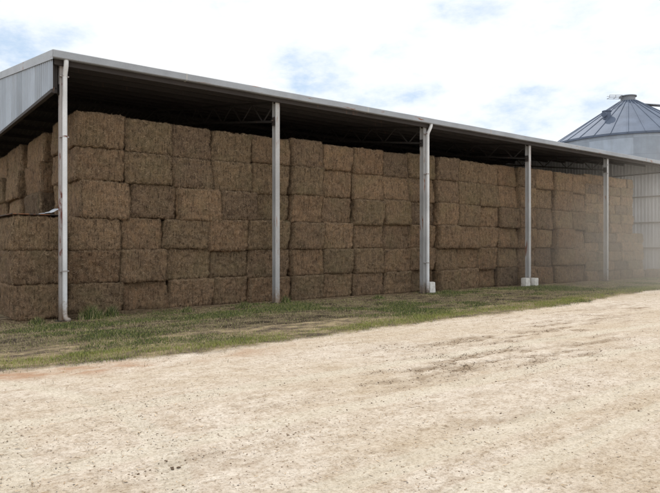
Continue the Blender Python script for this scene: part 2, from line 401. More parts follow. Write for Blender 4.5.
scatter('dirt_clods', 8000, samp_scuff, .003, .014, [ST1, m_plain('dark_clod', (.13, .09, .06), .95, .3, 20)], 'dark crumbly clods in the churned patches of the yard', 'dirt clods', .55, 2.0)
def loose(name, n, sampler, label, lmin=.03, lmax=.16):
    x, y = sampler(n); z = terrain(x, y)[0]+.004; m = len(x)
    a = rng.uniform(0, 2*np.pi, m); L = rng.uniform(lmin, lmax, m)/2; W = .003
    tz = rng.uniform(-.006, .006, m)
    dx, dy = np.cos(a)*L, np.sin(a)*L; px, py = -np.sin(a)*W, np.cos(a)*W
    V = np.stack([np.stack([x-dx-px, y-dy-py, z], 1), np.stack([x+dx-px, y+dy-py, z+np.abs(tz)], 1), np.stack([x+dx+px, y+dy+py, z+np.abs(tz)], 1), np.stack([x-dx+px, y-dy+py, z+.002], 1)], 1).reshape(-1, 3)
    F = (np.arange(m)[:, None]*4+np.arange(4)[None]).astype(int)
    o = link(name, np_mesh(name, V, F, [FIB_L, FIB_M], rng.integers(0, 2, m))); tag(o, label, 'loose hay', kind='stuff')
def samp_foot(n):
    x = rng.uniform(-1.5, 29, n); y = .5 - rng.exponential(.55, n); return x, y
loose('loose_hay', 42000, samp_foot, 'loose hay stalks littered along the foot of the bales')
loose('hay_litter', 3000, samp_dirt, 'thin pale hay scraps strewn over the dirt yard', .015, .05)

# ------------------------------------------------------------------ bales
def bale_geo(w, d, h, seed, res, amp=1.0, nstr=6, nfib=5200):
    H = np.array([w/2, d/2, h/2]); V = []; F = []; base = 0
    faces = [(1, -1, res), (0, -1, res*1.3), (2, 1, res*1.3), (0, 1, res*1.6), (2, -1, res*2.5), (1, 1, res*3)]
    # common edge resolution keeps corners closed
    nn = [max(2, int(round(2*H[i]/(res*1.0 if i != 1 else res*1.6)))) for i in range(3)]
    for (axn, sg, _) in faces:
        u, v = [i for i in range(3) if i != axn]
        U = np.linspace(-H[u], H[u], nn[u]+1); W = np.linspace(-H[v], H[v], nn[v]+1)
        A, B = np.meshgrid(U, W); q = np.zeros((A.size, 3)); q[:, u] = A.ravel(); q[:, v] = B.ravel(); q[:, axn] = sg*H[axn]
        J = np.arange(A.size).reshape(A.shape)+base
        f = np.stack([J[:-1, :-1].ravel(), J[:-1, 1:].ravel(), J[1:, 1:].ravel(), J[1:, :-1].ravel()], 1)
        flip = (sg > 0) == (axn == 1)
        if flip: f = f[:, ::-1]
        V.append(q); F.append(f); base += A.size
    q = np.concatenate(V); F = np.concatenate(F)
    r = np.array([.075, .15, .035])*min(1, h/.6)
    inner = np.clip(q, -(H-r), H-r); dlt = (q-inner)/r; e_ = dlt/np.maximum(np.linalg.norm(dlt, axis=1, keepdims=True), 1e-6)
    P = inner + e_*r; nrm = e_/r; nrm /= np.linalg.norm(nrm, axis=1, keepdims=True)
    k = amp
    disp = .016*k + k*(.030*fbm(q, 2.2, seed, 2) + .030*fbm(q, 7, seed+5, 2) + .028*fbm(q, 17, seed+9, 2) + .012*fbm(q*[2.4, 1, .45], 16, seed+13, 2))
    # twine bites into the end faces and the top between plump ridges
    sx = (q[:, 0]+w/2)/w*nstr
    ph = np.abs(sx-np.floor(sx)-.5)*2                # 1 at ridge borders
    wy = np.clip(np.abs(nrm[:, 1])+np.abs(nrm[:, 2]), 0, 1)*(1-np.clip(np.abs(nrm[:, 0]), 0, 1))
    disp -= k*wy*.022*np.clip((.28-(1-ph))/.28, 0, 1)*(.6+.5*fbm(q, 3, seed+31, 2))
    low = np.clip(1-(q[:, 2]+h/2)/.16, 0, 1)*(np.abs(nrm[:, 1]) > .3)
    disp -= k*low*.030*np.clip(.2+np.cos(sx*2*np.pi*2.5+2*fbm(q, 2, seed+3, 2)), 0, 1)  # combed fringe at the lower edge
    P = P + nrm*disp[:, None]
    rs = np.random.default_rng(seed)
    P[:, 0] += rs.uniform(-.05, .05)*k*(P[:, 2]/h)*2 + rs.uniform(-.02, .02)*k*(P[:, 1]/d)
    P[:, 1] += rs.uniform(-.03, .03)*k*(P[:, 2]/h)*2
    P[:, 2] += h/2
    P[:, 1] += d/2
    nbody = len(F)
    # stalks lying on and sticking out of the surface
    wgt = np.where(nrm[:, 1] < -.3, 6., 0)+np.where(nrm[:, 0] < -.5, 3., 0)+np.where(nrm[:, 2] > .5, .8, 0)+np.where(nrm[:, 0] > .5, .8, 0)
    ed = (np.sort(np.abs(nrm), 1)[:, 1] > .3); wgt = wgt*np.where(ed, 3.0, 1)+.05
    idx = rs.choice(len(P), nfib, p=wgt/wgt.sum())
    c = P[idx]+nrm[idx]*rs.uniform(-.006, .008, (nfib, 1)); n = nrm[idx]
    dr = rs.normal(size=(nfib, 3)); dr -= n*(dr*n).sum(1, keepdims=True)*rs.choice([1, .75, .3], (nfib, 1), p=[.6, .3, .1])
    dr /= np.linalg.norm(dr, axis=1, keepdims=True); L = rs.uniform(.010, .045, (nfib, 1)); sd = np.cross(n, dr); sd /= np.maximum(np.linalg.norm(sd, axis=1, keepdims=True), 1e-6)
    wd = rs.uniform(.0012, .0030, (nfib, 1))
    off = rs.uniform(-.5, .5, (nfib, 1))*L
    FV = np.stack([c-dr*L+off*dr-sd*wd, c+dr*L+off*dr-sd*wd, c+dr*L+off*dr+sd*wd, c-dr*L+off*dr+sd*wd], 1).reshape(-1, 3)
    FF = len(P)+np.arange(nfib*4).reshape(-1, 4)
    mi = np.concatenate([np.zeros(nbody, int), rs.choice([1, 2, 3], nfib, p=[.22, .5, .28])])
    return np.concatenate([P, FV]), np.concatenate([F, FF]), mi
def bale_mesh(name, *a, mat=STRAW, **k):
    V, F, mi = bale_geo(*a, **k)
    me = np_mesh(name, V, F, [mat, FIB_L, FIB_M, FIB_D], mi)
    sm = mi == 0; me.polygons.foreach_set('use_smooth', sm); return me
BW, BD, BH = 1.24, 2.36, .82
BIG = [bale_mesh('hay_bale', BW, BD, BH, 100+11*i, .032) for i in range(12)]
SIDE = [bale_mesh('hay_bale', BW, BD, BH, 900+7*i, .036, nfib=3600) for i in range(4)]
SML = [bale_mesh('small_hay_bale', 1.09, .7, .46, 500+13*i, .04, mat=STRAW2, nstr=2, nfib=1100, amp=.9) for i in range(6)]
GRP = 'big hay bales stacked under the shed roof'
def place(me, x0, x1, y, z0, z1, label, w=BW, h=BH, group=GRP, name='hay_bale', rz=None, cat='hay bale', ly=1):
    o = link(name, me)
    o.location = ((x0+x1)/2, y, z0); o.scale = ((x1-x0)/w*1.0, random.uniform(.97, 1.0)*ly, (z1-z0)/h)
    o.rotation_euler = (random.uniform(-.008, .008), random.uniform(-.011, .011), random.uniform(-.022, .022) if rz is None else rz)
    return tag(o, label, cat, group)
cols = [.45, 1.66, 2.9, 4.08, 5.34, 6.64, 7.86, 9.12, 10.46, 11.72, 13.06, 14.24, 15.5, 16.77, 18.02, 19.2, 20.52, 21.92, 23.06]
colsA = {4: [.56, 1.80, 3.04, 4.31, 5.5], 3: [.22, 1.55, 2.66, 3.93, 5.2], 2: [.22, 1.52, 2.74, 4.04, 5.22], 1: [.24, 1.58, 2.82, 4.13, 5.24]}
PX = [0, 5.82, 11.85, 17.97, 24.11, 30.2]
ORD = ['first', 'second', 'third', 'fourth', 'fifth', 'sixth', 'seventh']
PN = ['corner', 'second', 'third', 'fourth', 'fifth', 'sixth']
ROW = ['bottom row', 'second row up', 'third row up', 'fourth row up', 'fifth row up', 'top row']
zb = [0.0, .75, 1.55, 2.36, 3.21, 4.05, 4.88]
for r_ in range(6):
    cc = list(cols)
    if r_+1 in colsA: cc[:5] = colsA[r_+1]
    for b_ in (0,): pass
    cnt = {}
    for c_ in range(18):
        x0, x1 = cc[c_], cc[c_+1]; mid = (x0+x1)/2
        bay = max(k for k in range(6) if PX[k] <= mid); cnt[bay] = cnt.get(bay, 0)+1
        rj = random.Random(c_*3+77)
        zz = [0.0]+[zb[k]+rj.uniform(-.035, .035)+(.05*(k/6) if c_ > 8 else 0) for k in range(1, 7)]
        if c_ == 0: zz = [0, .74, 1.54, 2.33, 3.27, 4.07, 4.92]
        y = .52 + random.uniform(-.09, .09) + (.10 if c_ in (7,) else 0)
        if r_ == 5: y += .02
        if (c_, r_) in ((1, 2), (11, 1), (12, 0)): y += .10
        if (c_, r_) in ((2, 3), (3, 2), (10, 0)): y -= .08
        if c_ >= 16: y += -.05
        gl = {5: .02, 7: .04, 10: .03, 14: .02, 16: .04}.get(c_, 0)*rj.uniform(.5, 1.3)
        y += {5: -.10, 6: .04, 7: -.12, 9: .06, 10: -.12, 12: .05, 14: -.08, 16: -.14}.get(c_, 0)
        place(random.choice(BIG), x0+.008+gl, x1-.008+(.02 if rj.random() < .5 else 0), y, zz[r_], zz[r_+1]-.006,
              'brown hay bale, %s, %s from left between the %s and %s posts' % (ROW[r_], ORD[cnt[bay]-1], PN[bay], PN[bay+1]))
# low stack of three in the open left end, outside the corner post, and the ones behind it
zl = [-.03, .77, 1.55, 2.33]
for k in range(3):
    for r_ in range(3):
        lab = ['brown hay bale, %s of the low end stack left of the corner post' % ['bottom', 'middle', 'top'][r_],
               'hay bale, %s tier, second back in the low stack at the open end' % ['bottom', 'middle', 'top'][r_],
               'hay bale, %s tier, third back in the low stack at the open end' % ['bottom', 'middle', 'top'][r_]][k]
        place(SIDE[(k+r_) % 4], -.98+random.uniform(-.02, .02), .17, .20+k*2.44, zl[r_], zl[r_+1]-.005, lab, group='hay bales in the low stack at the open end')
# columns seen end-on along the open left end, above the low stack
for k, y in enumerate((3.95, 6.62, 9.3)):
    for r_ in range(6):
        j = random.uniform(-.07, .07)
        z = [0, .78, 1.56, 2.38, 3.2, 4.06, 4.9]
        place(SIDE[(k*2+r_) % 4], .34+j+.06*(r_%2), 1.50+j, y+random.uniform(-.04, .04), z[r_], z[r_+1]-.005,
              'hay bale, %s of the %s column back along the open left end' % (ROW[r_], ORD[k+1]), rz=random.uniform(-.05, .05), ly=.93, group='hay bales along the open left end')
for r_ in range(6):
    place(BIG[r_], 1.62, 2.84, 3.05, zb[r_], zb[r_+1]-.005, 'hay bale, %s, in the left end gap behind the front columns' % ROW[r_], group='hay bales along the open left end')
    place(BIG[r_+3], 1.62, 2.84, 5.5, zb[r_], zb[r_+1]-.005, 'hay bale, %s, deeper inside the gap at the left end' % ROW[r_], group='hay bales along the open left end')
# flatter, narrower bales at the far right end: eleven courses, then a lower stack of five beside it
hs = .458
NUMR = ['bottom', 'second', 'third', 'fourth', 'fifth', 'sixth', 'seventh', 'eighth', 'ninth', 'tenth', 'top']
for r_ in range(11):
    e_ = [23.2, 24.3, 25.4, 26.55, 27.68]
    if r_ < 5: e_ = e_+[28.85]
    e_ = [v if i in (0, len(e_)-1) else v+random.uniform(-.12, .12) for i, v in enumerate(e_)]
    if r_ % 3 == 1: e_ = [23.2]+[(a+b)/2 for a, b in zip(e_[:-1], e_[1:])][1:] + [e_[-1]]
    for c_ in range(len(e_)-1):
        lab = 'thin tan hay bale, %s course, %s from left in the far right stack' % (NUMR[r_], ORD[c_])
        place(random.choice(SML), e_[c_]+.002, e_[c_+1]+.002, .5+random.uniform(-.06, .06), r_*hs, (r_+1)*hs-.006, lab, 1.09, .46,
              'thin hay bales in the far right stack', 'small_hay_bale')
place(SML[2], 29.3, 30.0, -.05, 0, .42, 'single low bale lying against the foot of the sheet end wall', 1.09, .46, 'thin hay bales in the far right stack', 'small_hay_bale')
# sheets lying on the low stack
b = MB(); b.box(-1.0, .12, .16, 2.9, 0, .018)
o = b.build('steel_sheet', m_steel('dark_rusted_sheet', (.06, .05, .045), .5, .8)); o.location = (0, 0, 2.352); o.rotation_euler = (0, 0, .01)
tag(o, 'thin dark rusty steel sheet lying on top of the low left stack', 'metal sheet')
b = MB(); vs = []; 
for i in range(9):
    for j in range(5):
        vs.append((i/8*.42, j/4*.9, .15*(i/8)**1.5+.012*math.sin(i*1.3+j)))
n = len(vs); vs += [(x, y, z+.012) for x, y, z in vs]
fs = []
for i in range(8):
    for j in range(4):
        a = i*5+j; fs += [(a, a+1, a+6, a+5), (a+n, a+5+n, a+6+n, a+1+n)]
for i in range(8): fs += [(i*5, i*5+5, i*5+5+n, i*5+n), (i*5+4, i*5+4+n, i*5+9+n, i*5+9)]
for j in range(4): fs += [(j, j+n, j+1+n, j+1), (40+j, 40+j+1, 41+j+n, 40+j+n)]
b.add(vs, fs); o = b.build('roofing_offcut', m_steel('pale_sheet_offcut', (.62, .66, .72), .03, .4), smooth=True)
o.location = (-.30, .3, 2.385); tag(o, 'pale offcut of sheeting lying beside the corner post on the low stack', 'metal sheet')

# ------------------------------------------------------------------ shed
shed = thing('hay_shed', 'long open fronted steel hay shed with grey gutter and skillion eave full of bales', 'shed')
L = 30.2; D = 18.0; PIT = .15; XE = -.22; XR = 30.45
def roofz(y): return 5.98 + PIT*(y if y <= D/2 else D-y)
def corr_profile(a0, a1, pitch=.19, hgt=.03):
    out = []; a = a0
    while a < a1:
        for f_, z_ in ((0, 0), (.55, 0), (.65, 1), (.90, 1)):
            if a+f_*pitch <= a1: out.append((a+f_*pitch, z_*hgt))
        a += pitch
    out.append((a1, 0)); return out
pr = corr_profile(XE, XR)
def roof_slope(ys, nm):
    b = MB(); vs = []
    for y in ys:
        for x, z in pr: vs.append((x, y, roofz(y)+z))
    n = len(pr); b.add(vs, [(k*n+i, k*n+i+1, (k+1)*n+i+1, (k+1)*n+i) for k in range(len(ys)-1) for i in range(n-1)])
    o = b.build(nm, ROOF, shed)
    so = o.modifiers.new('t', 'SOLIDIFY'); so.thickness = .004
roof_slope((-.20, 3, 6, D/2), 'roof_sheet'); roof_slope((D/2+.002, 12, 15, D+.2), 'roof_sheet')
# ridge cap
b = MB(); zr = roofz(D/2)+.045
b.add([(XE, D/2-.25, zr-.03), (XR, D/2-.25, zr-.03), (XE, D/2, zr+.02), (XR, D/2, zr+.02), (XE, D/2+.25, zr-.03), (XR, D/2+.25, zr-.03)], [(0, 1, 3, 2), (2, 3, 5, 4)])
b.build('ridge_cap', GUT, shed)
# gutter: pressed steel, open box with a rolled lip, joints every few metres
b = MB()
gp = [(-.20, 6.00), (-.20, 5.875), (-.215, 5.86), (-.335, 5.855), (-.35, 5.87), (-.352, 6.015), (-.342, 6.028), (-.33, 6.015)]
xs = list(np.linspace(XE-.03, XR, 27)); vs = []
rr = random.Random(3)
wob = [rr.uniform(-.006, .006) for _ in xs]
for x, w_ in zip(xs, wob):
    for y, z in gp: vs.append((x, y+w_*.5, z+w_))
m_ = len(gp); b.add(vs, [(i*m_+j, i*m_+j+1, (i+1)*m_+j+1, (i+1)*m_+j) for i in range(len(xs)-1) for j in range(m_-1)])
b.add([(XE-.03, y, z) for y, z in gp[:6]], [(5, 4, 3, 2, 1, 0)]); b.add([(XR, y, z) for y, z in gp[:6]], [(0, 1, 2, 3, 4, 5)])
gut = b.build('gutter', GUT, shed); so = gut.modifiers.new('t', 'SOLIDIFY'); so.thickness = .003
for x in np.arange(2.9, 30, 6.1):
    b = MB(); b.box(x, x+.05, -.357, -.353, 5.87, 6.02); b.box(x, x+.05, -.355, -.2, 5.848, 5.853); b.build('gutter_joint', POST, gut)
# eave purlin (brown) and purlins under the roof
def zpur(y): return roofz(y)
b = MB(); b.box(XE+.03, XR-.03, -.185, -.12, 5.74, 5.90); b.build('eave_beam', PURL, shed)
for y in list(np.arange(1.15, 9, 1.2)) + list(np.arange(9.6, 17.8, 1.2)):
    b = MB(); z = roofz(y)-.004; b.box(XE+.03, XR-.03, y-.006, y, z-.155, z-.01); b.box(XE+.03, XR-.03, y-.06, y-.0062, z-.03, z-.024); b.box(XE+.03, XR-.03, y, y+.06, z-.155, z-.149)
    b.build('purlin', PURL, shed)
# trusses along each post line, following the pitch
for x in PX[:5]:
    b = MB()
    def chord(y0, y1, dz, w=.07, h=.07, xo=0):
        b.beam((x+xo, y0, roofz(y0)+dz), (x+xo, y1, roofz(y1)+dz), w, h)
    for ys in ((.0, D/2), (D, D/2)):
        chord(ys[0], ys[1], -.21); chord(ys[0], ys[1], -.76, .06, .06)
        n = 14; sgn = 1 if ys[1] > ys[0] else -1
        for k in range(n):
            ya = ys[0]+sgn*(k*(D/2)/n+.08); yb = ys[0]+sgn*((k+1)*(D/2)/n+.08); yb = min(yb, D/2) if sgn > 0 else max(yb, D/2)
            a_, b_ = ((ya, -.21), (yb, -.76)) if k % 2 == 0 else ((ya, -.76), (yb, -.21))
            b.beam((x+.012*(-1)**k, a_[0], roofz(a_[0])+a_[1]), (x+.012*(-1)**k, b_[0], roofz(b_[0])+b_[1]), .03, .03)
    b.build('roof_truss', TRUSS, shed)
# posts: universal columns with base plates and top cleats
def post(x, y, zt, mat, w=.10, holes=False, zb_=None):
    z0 = gz(x, y) if zb_ is None else zb_
    b = MB(); t = .009
    b.box(x-w*.8, x+w*.8, y-w, y-w+t*1.3, z0-.05, zt); b.box(x-w*.8, x+w*.8, y+w-t*1.3, y+w, z0-.05, zt); b.box(x-t/2, x+t/2, y-w+t*1.3, y+w-t*1.3, z0-.05, zt)
    o = b.build('post', mat, shed)
    c = MB(); c.box(x-.14, x+.14, y-.14, y+.14, z0-.02, z0+.014); c.build('base_plate', PURL, o)
    c = MB(); c.box(x-w, x-w*.8-.0002, y-.06, y+.08, 5.10, 5.34); c.box(x-.16, x-.10, y-.02, y+.02, 5.22, 5.25); c.build('cleat', PURL, o)
    if holes:
        c = MB()
        for z in (5.05, 5.45, .55): c.tube([(x-.02, y-w-.004, z), (x-.02, y-w+.001, z)], .028, 12)  # dark discs added on the flange to stand for open holes
        c.build('hole_disc', PURL, o)
    return o
for k, x in enumerate(PX):
    post(x+(.0 if k == 0 else 0), 0, 5.84, POST_R if k == 0 else POST, w=.055 if k == 0 else .088, holes=(k == 4))
for x in PX: post(x, D, 5.84, POST, zb_=0)
# downpipes at the corner post and the third post
def downpipe(x, y, r, foot, mat, xtop, block=None):
    z0 = gz(x, y)
    b = MB(); pts = [(xtop, -.275, 5.87), (xtop, -.275, 5.80), (xtop+(x-xtop)*.3, -.27, 5.73), (x, y-.02, 5.56), (x, y, 5.48)]
    pts += [(x, y, z) for z in (4, 2.6, 1.2, z0+.18)]
    pts += [(x+.01, y-.02, z0+.09), (x+foot*.5, y-.06, z0+.05), (x+foot, y-.13, z0+.035)] if foot else [(x, y, z0+.02)]
    b.tube(pts, r, 14)
    o = b.build('downpipe', mat, shed, smooth=True)
    for z in (4.12, 1.05, 5.50):
        c = MB(); c.tube([(x, y, z), (x, y, z+.035)], r+.006, 14); c.box(x-.10, x+.10, y+r*.7, y+.045+r, z+.005, z+.03); c.build('pipe_strap', POST_R, o)
downpipe(.045, -.16, .052, .06, PIPE, .045)
downpipe(PX[2]+.035, -.19, .056, 0, PIPE, PX[2]+.11)
# open left gable: cladding above eave beam, barge flashing, bottom beam
pc_ = corr_profile(-.18, D+.18, .19, .022); b = MB(); vs = []
for y, o_ in pc_:
    vs.append((XE-.0-o_, y, 5.19)); vs.append((XE-o_, y, roofz(min(max(y, -.18), D))+.0))
n = len(pc_); b.add(vs, [(2*i, 2*i+1, 2*i+3, 2*i+2) for i in range(n-1)])
o = b.build('gable_cladding', CLAD, shed); so = o.modifiers.new('t', 'SOLIDIFY'); so.thickness = .003; so.offset = -1
b = MB()
for ya, yb in ((-.34, D/2), (D+.2, D/2)):
    b.beam((XE-.035, ya, roofz(ya)-.02), (XE-.035, yb, roofz(yb)-.02), .012, .20)
    b.beam((XE+.03, ya, roofz(ya)+.085), (XE+.03, yb, roofz(yb)+.085), .142, .008)
b.build('barge_flashing', GUT, shed)
b = MB(); b.box(XE+.004, XE+.075, -.10, D, 5.11, 5.24); b.box(XE-.03, XE+.003, -.18, D, 5.10, 5.175); b.build('gable_beam', PURL, shed)
b = MB(); b.box(-.145, -.083, -.02, .03, 5.13, 5.9); b.box(-.2, -.146, -.03, .02, 5.2, 5.6); b.build('corner_bracket', PURL, shed)
b = MB(); b.box(XE+.01, XE+.05, -.12, -.07, 5.24, 5.9)
for y in np.arange(3, 18, 3): b.box(XE+.01, XE+.05, y, y+.05, 5.24, roofz(y)-.02)
b.build('gable_stud', PURL, shed)
# right end wall: full height sheet with girts inside
pc_ = corr_profile(-.15, D+.1, .19, .022); b = MB(); vs = []
for y, o_ in pc_:
    vs.append((XR-.02-o_, y, .03)); vs.append((XR-.02-o_, y, roofz(min(max(y, -.18), D))))
n = len(pc_); b.add(vs, [(2*i, 2*i+2, 2*i+3, 2*i+1) for i in range(n-1)])
o = b.build('end_wall', CLAD_IN, shed); so = o.modifiers.new('t', 'SOLIDIFY'); so.thickness = .003
for z in (.35, 1.58, 2.96, 4.37, 5.62):
    b = MB(); b.box(XR-.17, XR-.046, -.12, D, z-.006, z+.0); b.box(XR-.176, XR-.17, -.12, D, z-.06, z+.0); b.build('girt', PURL, shed)
# back wall
pc_ = corr_profile(XE, XR, .19, .022); b = MB(); vs = []
for x, o_ in pc_: vs.append((x, D+.12+o_, .03)); vs.append((x, D+.12+o_, 5.98))
n = len(pc_); b.add(vs, [(2*i, 2*i+1, 2*i+3, 2*i+2) for i in range(n-1)])
b.build('back_wall', CLAD_BK, shed)

# whitewashed concrete blocks set at the post feet
def block(x, y, w, d, h, seed, label):
    q = []; F_ = []; base = 0; H = np.array([w/2, d/2, h/2]); nn = 7
    for axn in range(3):
        for sg in (-1, 1):
            u, v = [i for i in range(3) if i != axn]
            A, B = np.meshgrid(np.linspace(-1, 1, nn), np.linspace(-1, 1, nn)); p_ = np.zeros((A.size, 3)); p_[:, u] = A.ravel()*H[u]; p_[:, v] = B.ravel()*H[v]; p_[:, axn] = sg*H[axn]
            J = np.arange(A.size).reshape(A.shape)+base
            f = np.stack([J[:-1, :-1].ravel(), J[:-1, 1:].ravel(), J[1:, 1:].ravel(), J[1:, :-1].ravel()], 1)
            F_.append(f[:, ::-1] if (sg > 0) == (axn == 1) else f); q.append(p_); base += A.size
    q = np.concatenate(q); F_ = np.concatenate(F_); r = .03
    inn = np.clip(q, -(H-r), H-r); n_ = (q-inn)/np.linalg.norm(q-inn, axis=1, keepdims=True)
    p_ = inn+n_*(r+.012*fbm(q, 9, seed, 2)[:, None]); p_[:, 0] *= 1-.12*(p_[:, 2]/h)
    p_[:, 2] += h/2
    o = link('concrete_block', np_mesh('concrete_block', p_, F_, [CONC], smooth=True)); o.location = (x, y, gz(x, y)-.03); o.rotation_euler = (0, 0, random.uniform(-.1, .1))
    tag(o, label, 'concrete block', 'white concrete blocks at the post feet')
block(PX[2]+.24, -.12, .26, .26, .42, 1, 'white concrete block beside the downpipe foot at the third post')
block(PX[3]-.26, -.06, .28, .26, .38, 2, 'white concrete block left of the fourth post foot')
block(PX[3]+.24, -.12, .28, .26, .36, 3, 'white concrete block right of the fourth post foot')

# ------------------------------------------------------------------ silo
SX, SY, SR, SE, SA = 41.2, 7.5, 5.3, 9.15, 12.35
silo = thing('grain_silo', 'round corrugated galvanised grain silo with ribbed cone roof behind the shed end', 'silo', (SX, SY, 0))
s = NT('galvanised_silo_wall')
sep = s.n('ShaderNodeSeparateXYZ', {0: s.tc.outputs['Object']})
ang = s.math('ARCTAN2', sep.outputs[1], sep.outputs[0])
cell = s.math('ADD', s.math('FLOOR', s.math('MULTIPLY', ang, 12/(2*math.pi))), s.math('MULTIPLY', s.math('FLOOR', s.math('DIVIDE', sep.outputs[2], 1.1)), 17))
wn = s.n('ShaderNodeTexWhiteNoise', {'W': cell}, noise_dimensions='1D').outputs['Value']
c = s.mix(1, (.36, .41, .48), s.ramp(wn, [(0, .78), (1, 1.12)]), 'MULTIPLY')
rg = s.math('FRACT', s.math('DIVIDE', sep.outputs[2], 1.1)); c = s.mix(s.ramp(rg, [(.0, .5), (.05, 0)]), c, (.17, .19, .22)); c = s.mix(s.ramp(s.noise(3, s.obj((1, 1, .12)), 5, .7), [(.5, 0), (.75, .4)]), c, (.24, .25, .27))
c = s.mix(1, c, s.ramp(s.noise(1.5, None, 5, .6), [(.3, .88), (.7, 1.08)]), 'MULTIPLY')
SWALL = s.out(c, .5, .25)
s = NT('galvanised_silo_roof')
c = s.mix(1, (.135, .165, .225), s.ramp(s.noise(1.1, None, 6, .6), [(.3, .82), (.7, 1.12)]), 'MULTIPLY')
SROOF = s.out(c, .75, .0, spec=.15)
b = MB(); nseg = 96; zs = np.arange(0, SE, .053); vs = []
for i, z in enumerate(zs):
    r_ = SR + .012*math.cos(2*math.pi*z/.106)
    for k in range(nseg): a = 2*math.pi*k/nseg; vs.append((r_*math.cos(a), r_*math.sin(a), z))
b.add(vs, [(i*nseg+k, i*nseg+(k+1) % nseg, (i+1)*nseg+(k+1) % nseg, (i+1)*nseg+k) for i in range(len(zs)-1) for k in range(nseg)])
b.build('silo_wall', SWALL, silo, smooth=True)
NR = 32; RC = .62; SC = SE+.06
def cone_pt(a, f): r_ = SR*1.025+(RC-SR*1.025)*f; return (r_*math.cos(a), r_*math.sin(a), SC-.05+(SA-SC)*f)
b = MB(); vs = []
fr = (0, .25, .5, .75, 1)
for f_ in fr:
    for k in range(NR*3): vs.append(cone_pt(2*math.pi*k/(NR*3), f_))
n = NR*3; b.add(vs, [(i*n+k, i*n+(k+1) % n, (i+1)*n+(k+1) % n, (i+1)*n+k) for i in range(len(fr)-1) for k in range(n)])
b.build('cone_roof', SROOF, silo)
b = MB()
for k in range(NR):
    a = 2*math.pi*(k+.35)/NR; p0 = Vector(cone_pt(a, -.01)); p1 = Vector(cone_pt(a, 1))
    b.beam(p0+Vector((0, 0, .01)), p1+Vector((0, 0, .01)), .06, .07)
b.build('roof_ribs', SROOF, silo)
b = MB(); vs = []
for z, r_ in ((SE-.10, SR+.03), (SE-.10, SR+.16), (SE+.03, SR+.16)):
    for k in range(nseg): a = 2*math.pi*k/nseg; vs.append((r_*math.cos(a), r_*math.sin(a), z))
b.add(vs, [(i*nseg+k, i*nseg+(k+1) % nseg, (i+1)*nseg+(k+1) % nseg, (i+1)*nseg+k) for i in range(2) for k in range(nseg)])
b.build('eave_ring', SROOF, silo)
b = MB(); b.tube([(0, 0, SA-.08), (0, 0, SA+.30)], .50, 24); b.tube([(0, 0, SA+.30), (0, 0, SA+.37)], .60, 24)
cap = b.build('filler_cap', m_steel('grey_cap_steel', (.22, .24, .27), .1, .5, .3), silo)
# camera-left direction seen from the silo, for the fittings
rt = Vector((.794, -.608, 0)); fw = Vector((.608, .794, 0))
b = MB()
for o_ in (-.22, .22):
    for z in (SA+.22, SA+.40): b.tube([-rt*.5+fw*o_+Vector((0, 0, z)), -rt*1.45+fw*o_+Vector((0, 0, z))], .018, 6)
for d_ in (1.45, 1.0, .6):
    b.tube([-rt*d_-fw*.22+Vector((0, 0, SA+.22)), -rt*d_-fw*.22+Vector((0, 0, SA+.40))], .018, 6); b.tube([-rt*d_-fw*.22+Vector((0, 0, SA+.22)), -rt*d_+fw*.22+Vector((0, 0, SA+.22))], .018, 6)
b.build('cap_rail', m_steel('rail_steel', (.3, .31, .33), .1), silo)
def vent(px_dir, f_, nm, sz, lid=False):
    a = math.atan2(px_dir.y, px_dir.x); p = Vector(cone_pt(a, f_)); b = MB()
    rad = Vector((math.cos(a), math.sin(a), 0)); tan = Vector((-rad.y, rad.x, 0))
    if lid:
        q = [p+rad*i+tan*j+Vector((0, 0, .16-.2*i)) for i, j in ((-.55, -.4), (.55, -.4), (.55, .4), (-.55, .4))]
        b.add(q+[v+Vector((0, 0, .05)) for v in q], [(0, 1, 2, 3), (4, 7, 6, 5), (0, 4, 5, 1), (1, 5, 6, 2), (2, 6, 7, 3), (3, 7, 4, 0)])
    else:
        b.tube([p-Vector((0, 0, .15)), p+Vector((0, 0, sz*.7))], sz*.42, 14)
        b.tube([p+Vector((0, 0, sz*.7)), p+Vector((0, 0, sz*.8))], sz*.52, 14); b.tube([p+Vector((0, 0, sz*.4)), p+Vector((0, 0, sz*.3))+rad*sz*.7], sz*.30, 12)
    b.build(nm, SROOF if not lid else GUT, silo)
vent((-rt*.80-fw*.62).normalized(), .50, 'roof_vent', .62)
vent((rt*.8-fw*.55).normalized(), .80, 'inspection_lid', .5, True)

